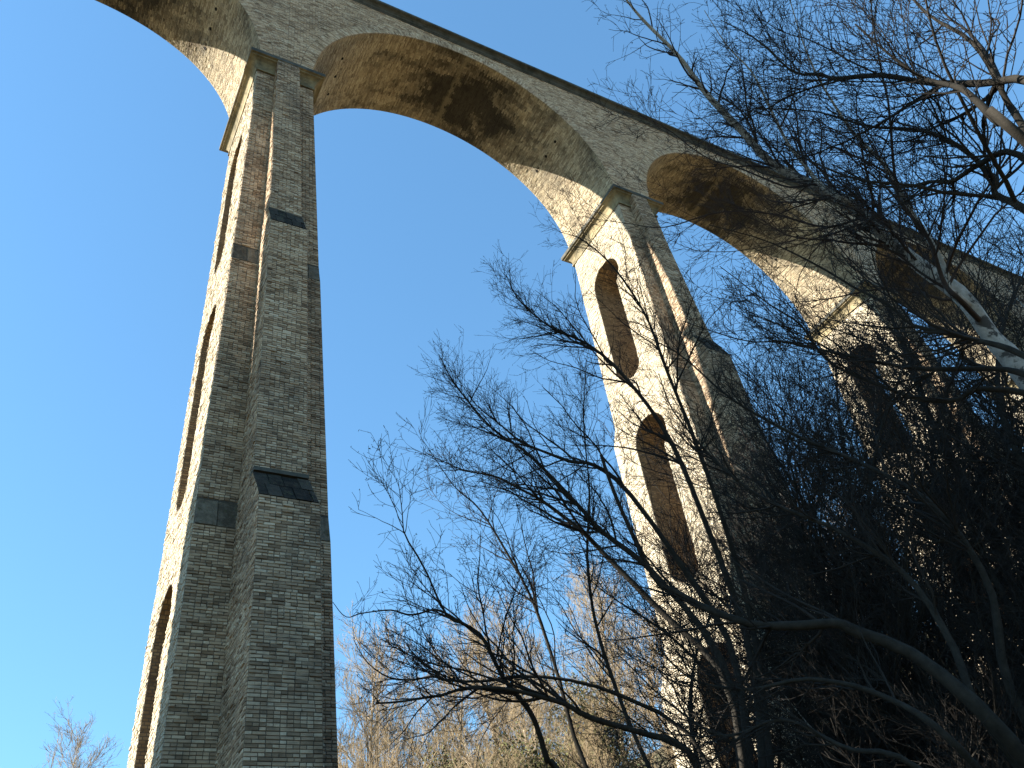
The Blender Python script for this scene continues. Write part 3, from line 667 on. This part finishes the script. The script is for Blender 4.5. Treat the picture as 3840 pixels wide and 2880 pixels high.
SHRUBS = [(5.5, -10, 0.9, 3.7), (6.5, -12, 0.8, 4.5), (7.5, -8, 1, 4.8), (9, -11.5, 1, 5.7), (10, -7, 1.1, 4.4), (11, -13, 1, 5.5), (12.5, -9, 1.2, 0.2), (14, -6, 1.2, 2.8), (15, -12, 1.2, 5.7), (17, -8, 1.3, 3.9), (19, -12, 1.3, 5.4), (21, -6, 1.3, 0.7), (24, -10, 1.4, 2.8), (28, -7, 1.5, 1.5), (4.2, -12.6, 0.6, 3.3), (8, -13.2, 0.9, 3.4), (8.2, -9.8, 1, 0.1), (12, -11.2, 1.2, 1.3), (13, -13.5, 1.2, 1.7), (9.5, -4.5, 1, 5.5), (12, -4, 1.1, 4.6), (6.2, -6.5, 0.8, 1.0), (17, -14, 1.3, 4.8), (26, -12.5, 1.5, 0.8), (32, -10, 1.6, 3.7), (5, -7.6, 0.7, 0.8)]
IVY = [
 (12, 27, .95, 2.2, 'lowest ivy-clad tree beside the first pier at the bottom'), (18.5, 29, 1.25, 4.2, 'ivy-clad tree in the middle of the pale wood'),
 (17, 25, 1.15, 0, 'low green ivy-clad tree at the bottom between the first two piers'), (20.5, 26, 1.3, 1, 'green ivy-clad tree left of the second pier foot'),
 (23.5, 24, 1.25, 2, 'yellow-green ivy-clad tree against the second pier foot'), (14, 30, 1.15, 3, 'small ivy-clad tree low behind the pale wood'),
 (27, 27, 1.35, 4, 'tall ivy-clad tree behind the second pier'), (31, 20, 1.3, 5, 'ivy-clad tree right of the second pier foot'),
 (40, 6, 1.4, 1, 'dark evergreen tree beyond the third pier'), (52, 8, 1.5, 2, 'dark evergreen tree furthest up the slope')]

# ------------------------------------------------------------------ trees
G = np.random.default_rng(7)
def unit(v): return v / (np.linalg.norm(v, axis=-1, keepdims=True) + 1e-9)
def tubes(pts, rad, sides):
    """pts [N,n,3], rad [N,n] -> verts, quads"""
    N, n, _ = pts.shape
    T = np.empty_like(pts); T[:, 1:-1] = pts[:, 2:] - pts[:, :-2]; T[:, 0] = pts[:, 1] - pts[:, 0]; T[:, -1] = pts[:, -1] - pts[:, -2]; T = unit(T)
    ref = np.tile(np.array([[.31, -.52, .79]]), (N, 1)); m = np.abs((ref * T[:, 0]).sum(-1)) > .85; ref[m] = (.9, .3, -.2)
    A = unit(np.cross(T, ref[:, None, :])); B = np.cross(T, A)
    th = np.arange(sides) * 2 * np.pi / sides
    V = pts[:, :, None, :] + rad[:, :, None, None] * (A[:, :, None, :] * np.cos(th)[None, None, :, None] + B[:, :, None, :] * np.sin(th)[None, None, :, None])
    idx = np.arange(N * n * sides).reshape(N, n, sides); nx = np.roll(idx, -1, 2)
    F = np.stack([idx[:, :-1], nx[:, :-1], nx[:, 1:], idx[:, 1:]], -1).reshape(-1, 4)
    return V.reshape(-1, 3), F
def mesh_from(name, groups, mats, smooth=True):
    """groups: list of (V, F, matindex)"""
    off = 0; VV = []; FF = []; MM = []
    for V, F, m in groups: VV.append(V); FF.append(F + off); off += len(V); MM.append(np.full(len(F), m))
    V = np.concatenate(VV).astype('f'); F = np.concatenate(FF).astype('i'); Mi = np.concatenate(MM).astype('i')
    me = bpy.data.meshes.new(name); k = F.shape[1]
    me.vertices.add(len(V)); me.vertices.foreach_set('co', V.ravel()); me.loops.add(F.size); me.loops.foreach_set('vertex_index', F.ravel())
    me.polygons.add(len(F)); me.polygons.foreach_set('loop_start', np.arange(len(F), dtype='i') * k); me.polygons.foreach_set('material_index', Mi)
    if smooth: me.polygons.foreach_set('use_smooth', np.ones(len(F), bool))
    for m in mats: me.materials.append(m)
    me.update(calc_edges=True); return me
def resample(pts, n):
    """Catmull-Rom through pts, n points"""
    p = np.array(pts, float); q = np.vstack([2 * p[0] - p[1], p, 2 * p[-1] - p[-2]]); m = len(p) - 1
    t = np.linspace(0, m, n); i = np.minimum(t.astype(int), m - 1); f = (t - i)[:, None]
    a, b, c, d = q[i], q[i + 1], q[i + 2], q[i + 3]
    return .5 * (2 * b + (c - a) * f + (2 * a - 5 * b + 4 * c - d) * f ** 2 + (3 * b - a - 3 * c + d) * f ** 3)
def spawn(pp, pr, per_m, ln, ang, npts, upt, wig, t0=.12, taper=.25, rscale=.62, rmax=None, rmin=.0012, lenpow=.6, tipk=.55):
    """children of branches pp [N,n,3] with radii pr; ln = (min, max) length in m"""
    N, n, _ = pp.shape; seg = np.linalg.norm(np.diff(pp, axis=1), axis=2).sum(1)
    cnt = G.poisson(np.maximum(seg * per_m * (1 - t0), .3)); par = np.repeat(np.arange(N), cnt); K = len(par)
    if K == 0: return np.zeros((0, npts, 3)), np.zeros((0, npts))
    t = t0 + (1 - t0) * G.random(K) ** .85; x = t * (n - 1); i = np.minimum(x.astype(int), n - 2); f = x - i
    a, b = pp[par, i], pp[par, i + 1]; pos = a + (b - a) * f[:, None]; tan = unit(b - a)
    r0 = pr[par, i] * (1 - f) + pr[par, i + 1] * f
    az = G.random(K) * 2 * np.pi; ref = unit(G.normal(size=(K, 3))); s1 = unit(np.cross(tan, ref)); s2 = np.cross(tan, s1)
    side = s1 * np.cos(az)[:, None] + s2 * np.sin(az)[:, None]
    an = np.radians(G.normal(ang, 10, K)); d = unit(tan * np.cos(an)[:, None] + side * np.sin(an)[:, None])
    L = (ln[0] + (ln[1] - ln[0]) * G.random(K) ** 1.3) * (1 - tipk * t)
    L = L * np.minimum(1, (seg[par] / (ln[1] * 1.2)) ** lenpow + .2)
    out = np.empty((K, npts, 3)); out[:, 0] = pos; step = L / (npts - 1)
    bend = unit(G.normal(size=(K, 3))) * wig * .6
    for k in range(1, npts):
        d = unit(d + G.normal(size=(K, 3)) * wig + bend / npts + np.array([0, 0, upt]) / npts)
        out[:, k] = out[:, k - 1] + d * step[:, None]
    rb = np.maximum(r0 * rscale * (.6 + .5 * G.random(K)), rmin)
    if rmax: rb = np.minimum(rb, rmax)
    rr = rb[:, None] * (1 - (1 - taper) * np.linspace(0, 1, npts))[None, :]
    return out, np.maximum(rr, rmin * .7)
def buds(pp, per):
    """short stubby buds and catkins set along the finest twigs"""
    N, n, _ = pp.shape; K = int(N * per); par = G.integers(0, N, K); i = G.integers(1, n, K); pos = pp[par, i]
    d = unit(pp[par, i] - pp[par, i - 1] + G.normal(size=(K, 3)) * .6); L = G.uniform(.012, .03, K)[:, None]
    P3 = np.stack([pos, pos + d * L * .5, pos + d * L], 1); Rr = np.tile(np.array([[.0016, .0034, .0006]]), (K, 1)); return P3, Rr
def grow_twigs(L0, R0, levels, keep=None):
    cur = (L0, R0); groups = []
    for lv in levels:
        p, r = spawn(*cur, **lv)
        if keep is not None: m = keep(p).all(1); p, r = p[m], r[m]
        groups.append((p, r)); cur = (p, r)
    return groups
def crooked(pts, amp):
    n = len(pts); t = np.linspace(0, 1, n); o = np.zeros((n, 3))
    for k in (2, 5, 9):
        o += (G.normal(size=3) * amp / k)[None, :] * np.sin(t[:, None] * k * np.pi + G.random(3) * 6)
    o *= np.minimum(1, t * 4)[:, None]; return pts + o
def trunk_part(root, pts, r0, r1, mat, name='trunk', sides=9, n=30, amp=.04):
    p = resample(pts, n); p = crooked(p, amp); rad = r0 + (r1 - r0) * np.linspace(0, 1, n) ** .9
    rad[:3] *= np.array([1.5, 1.22, 1.07])[:len(rad[:3])] if name == 'trunk' else 1
    rad *= 1 + .06 * np.sin(np.linspace(0, 40, n) + G.random() * 6)
    V, F = tubes((p - np.array(root.location))[None], rad[None], sides); link(name, mesh_from(name, [(V, F, 0)], [mat]), root); return p, rad

def fine(k):
    return [dict(per_m=5.0 * k, ln=(.5, 2.6), ang=36, npts=11, upt=.35, wig=.11, rmax=.02, rscale=.62, rmin=.003, tipk=.82),
            dict(per_m=6.2 * k, ln=(.25, 1.15), ang=40, npts=7, upt=.3, wig=.12, rmax=.009, rscale=.65, rmin=.003),
            dict(per_m=5.6 * k, ln=(.08, .42), ang=42, npts=4, upt=.2, wig=.14, rmax=.0048, rscale=.75, rmin=.0028)]
def guided_tree(key, name, label, mats, levels, extra=None, budn=.9):
    (bx, by), tr, limbs = GUIDES[key]; root = empty(name, (bx, by, gz(bx, by)))
    tag(root, label, 'tree')
    b = np.array([bx, by, gz(bx, by) - .3]); starts = np.array([l[0][0] for l in limbs])
    L0 = []; R0 = []
    if key == 'birch':
        main = [b, b * .75 + np.array(limbs[0][0][0]) * .25 + (0, 0, -.4), b * .35 + np.array(limbs[0][0][0]) * .65 + (0, 0, -.25)] + [np.array(q) for q in limbs[0][0]]
        p, r = trunk_part(root, main, tr, .008, mats[0], n=46, amp=.03)
        k = 14; L0.append(resample(p[k:], 26)); R0.append(np.interp(np.linspace(0, 1, 26), np.linspace(0, 1, len(r) - k), r[k:]))
        rest = limbs[1:]
        for pts, r0, r1 in rest:
            q = np.array(pts[0]); j = np.argmin(np.linalg.norm(p - q, axis=1)); pts = [p[max(j - 1, 0)]] + pts
            pp, rr = trunk_part(root, pts, r0, r1, mats[0] if r0 > .03 else mats[1], 'branch', 7, 26, .02); L0.append(pp); R0.append(rr)
    else:
        fork = b + (starts.mean(0) - b) * np.array([.55, .55, .62])
        p, r = trunk_part(root, [b, b + (fork - b) * np.array([.3, .3, .5]), fork], tr, tr * .72, mats[0], n=16)
        for i, (pts, r0, r1) in enumerate(limbs):
            s = np.array(pts[0]); near = [(np.linalg.norm(q - s, axis=1).min(), q[max(np.argmin(np.linalg.norm(q - s, axis=1)) - 1, 0)]) for q in L0[:i]]
            near = min(near, key=lambda e: e[0]) if near else (9, None)
            if near[0] < .22:
                pp, rr = trunk_part(root, [near[1]] + list(pts), r0, r1, mats[0], 'branch', 7, 32, .03); L0.append(resample(pp, 26)); R0.append(rr); continue
            j = 15 - (i % 6); mid = p[j] + (s - p[j]) * .5 + np.array([0, 0, -.10 * np.linalg.norm(s - p[j])])
            pp, rr = trunk_part(root, [p[j], mid] + list(pts), max(r0 * 1.15, .02), r1, mats[0], 'branch', 7, 32, .05)
            L0.append(resample(pp[8:], 26)); R0.append(rr[6:])
        R0 = [np.interp(np.linspace(0, 1, 26), np.linspace(0, 1, len(x)), x) for x in R0]
    L0 = np.array(L0); R0 = np.array(R0); keep = (lambda q: q[..., 0] + 4.126 > .375 * (q[..., 1] + 16.13)) if key == 'alder' else None   # the alder has been lopped on its left
    gs = grow_twigs(L0, R0, levels, keep); org = np.array(root.location)
    out = []
    for (pp, rr), sd_ in zip(gs, (4, 3, 3, 3)): V, F = tubes(pp - org, rr, sd_); out.append((V, F, 0))
    pp, rr = buds(gs[-1][0], budn); V, F = tubes(pp - org, rr, 4); out.append((V, F, 0))
    link('twigs', mesh_from('twigs', out, [mats[1]]), root, 'stuff'); return root

guided_tree('alder', 'alder_tree', 'bare dark alder whose fan of branches reaches leftmost across the blue sky', (M_BARK, M_TWIG), fine(1.75))
guided_tree('willow', 'willow_tree', 'bare dark tree with thick level bough low in front of the second pier', (M_BARK, M_TWIG), fine(1.75))
guided_tree('birch', 'birch_tree', 'leaning silver birch whose white trunk crosses the parapet of the viaduct', (M_BIRCH, M_BIRCHTWIG), fine(1.8))
guided_tree('oak', 'bare_tree', 'nearest bare tree sending black boughs in from the right edge, top right', (M_BARK, M_TWIG), fine(1.75))

# free trees: a prototype of each kind, copied with its parts
def free_proto(height, crown_r, seed, mats, levels, nlimb=13, tr=.14, forky=.5, first=.25):
    global G
    G = np.random.default_rng(seed)
    root = empty('bare_tree'); p = np.array([[0, 0, -.4], [G.normal() * .15, G.normal() * .15, height * .3], [G.normal() * .5, G.normal() * .5, height * .65], [G.normal() * .8, G.normal() * .8, height * .97]])
    tp, trr = trunk_part(root, p, tr, .012, mats[0], n=34, amp=.2)
    L0 = [resample(tp[12:], 20)]; R0 = [np.interp(np.linspace(0, 1, 20), np.linspace(0, 1, len(trr) - 12), trr[12:])]
    for i in range(nlimb):
        t = first + (1 - first) * (i + G.random() * .6) / nlimb * .92; j = int(t * 33); az = i * 2.4 + G.normal() * .4
        L = crown_r * (1.25 - .85 * t) * G.uniform(.8, 1.15); el = forky * G.uniform(.7, 1.3) + t * .35
        d = np.array([math.cos(az), math.sin(az), el]); d /= np.linalg.norm(d); s = tp[j]
        pts = [s, s + d * L * .33, s + d * L * .68 + (0, 0, L * .06), s + d * L + (0, 0, L * .22)]
        pp, rr = trunk_part(root, pts, max(trr[j] * .55, .012), .005, mats[0], 'branch', 6, 20, L * .035); L0.append(pp); R0.append(rr)
    gs = grow_twigs(np.array(L0), np.array(R0), levels); out = []
    for (pp, rr), sd_ in zip(gs, (4, 3, 3, 3)): V, F = tubes(pp, rr, sd_); out.append((V, F, 0))
    link('twigs', mesh_from('twigs', out, [mats[1]]), root, 'stuff'); return root
def copy_tree(root):
    r = root.copy(); COL.objects.link(r)
    for ch in list(root.children):
        c = ch.copy(); COL.objects.link(c); c.parent = r
    return r
LV_MID = [dict(per_m=4.4, ln=(.8, 3.4), ang=38, npts=8, upt=.5, wig=.11, rmax=.024, rscale=.62, rmin=.007),
          dict(per_m=5.2, ln=(.3, 1.6), ang=40, npts=5, upt=.4, wig=.13, rmax=.011, rscale=.65, rmin=.0055),
          dict(per_m=4.6, ln=(.15, .7), ang=42, npts=3, upt=.3, wig=.15, rmax=.0065, rscale=.75, rmin=.0045)]
LV_FAR = [dict(per_m=3.2, ln=(1., 3.6), ang=35, npts=7, upt=.7, wig=.11, rmax=.04, rscale=.6, rmin=.016),
          dict(per_m=3.4, ln=(.5, 1.9), ang=36, npts=4, upt=.5, wig=.13, rmax=.02, rscale=.65, rmin=.012),
          dict(per_m=3.2, ln=(.3, 1.), ang=38, npts=3, upt=.4, wig=.15, rmax=.012, rscale=.75, rmin=.008)]
mid = [free_proto(15, 4.2, 21, (M_BARK, M_TWIG), LV_MID, 15, .15), free_proto(11, 4.0, 22, (M_BARK, M_TWIG), LV_MID, 14, .11, .4, .12), free_proto(17, 4., 23, (M_BIRCH, M_BIRCHTWIG), LV_MID, 15, .12, .8)]
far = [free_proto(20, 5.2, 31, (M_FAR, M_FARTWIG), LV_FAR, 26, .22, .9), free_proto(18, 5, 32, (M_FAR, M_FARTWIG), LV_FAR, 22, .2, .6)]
shrub = free_proto(4.6, 2.9, 41, (M_BARK, M_TWIG), LV_MID, 16, .05, 1.1, .03); shrub.name = 'shrub'
used = set()
def place(proto, x, y, s, rz, label, group):
    r = proto if id(proto) not in used else copy_tree(proto); used.add(id(proto))
    r.location = (x, y, gz(x, y)); r.rotation_euler = (0, 0, rz); r.scale = (s, s, s); tag(r, label, 'tree', group); return r
MIDS = MID_TABLE
for i, (pi_, x, y, s, rz, lab) in enumerate(MIDS): place(mid[pi_], x, y, s, rz, lab, 'bare dark trees on the shaded bank in front of the viaduct')
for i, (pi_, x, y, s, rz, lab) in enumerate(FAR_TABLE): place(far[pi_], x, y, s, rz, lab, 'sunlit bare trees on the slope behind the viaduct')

for x, y, s, rz in SHRUBS: 
    r = place(shrub, x, y, s, rz, 'dark leafless shrub in the tangled thicket at the bottom right', 'leafless shrubs in the thicket at the bottom right'); r['category'] = 'shrub'; 

# evergreen, ivy-hung trees on the far slope
M_IVY = bark('ivy_leaf', (.04, .045, .018), (.13, .13, .045), None, 2)
def ivy_proto(h, r, seed, n=30000):
    global G
    G = np.random.default_rng(seed); root = empty('ivy_clad_tree')
    tp, tr_ = trunk_part(root, [np.array([0, 0, -.4]), np.array([.2, .1, h * .5]), np.array([.1, -.2, h * .9])], .2, .03, M_FAR)
    C = np.stack([G.normal(0, r * .42, 70), G.normal(0, r * .42, 70), G.uniform(.06, .95, 70) * h], 1); C[:, :2] *= (1.15 - C[:, 2:] / h * .75)
    ci = G.integers(0, 70, n); pos = C[ci] + G.normal(size=(n, 3)) * .55 * r / 3; s = G.uniform(.035, .085, n)[:, None]
    a = unit(G.normal(size=(n, 3))); bb = unit(np.cross(a, G.normal(size=(n, 3)))); 
    V = np.stack([pos - a * s, pos + bb * s * .6, pos + a * s, pos - bb * s * .6], 1).reshape(-1, 3); F = np.arange(n * 4).reshape(-1, 4)
    link('foliage', mesh_from('foliage', [(V, F, 0)], [M_IVY], False), root, 'stuff'); return root
ivy = ivy_proto(9, 3.2, 51)
for x, y, s, rz, lab in IVY: place(ivy, x, y, s, rz, lab, 'ivy-clad trees low on the far slope')
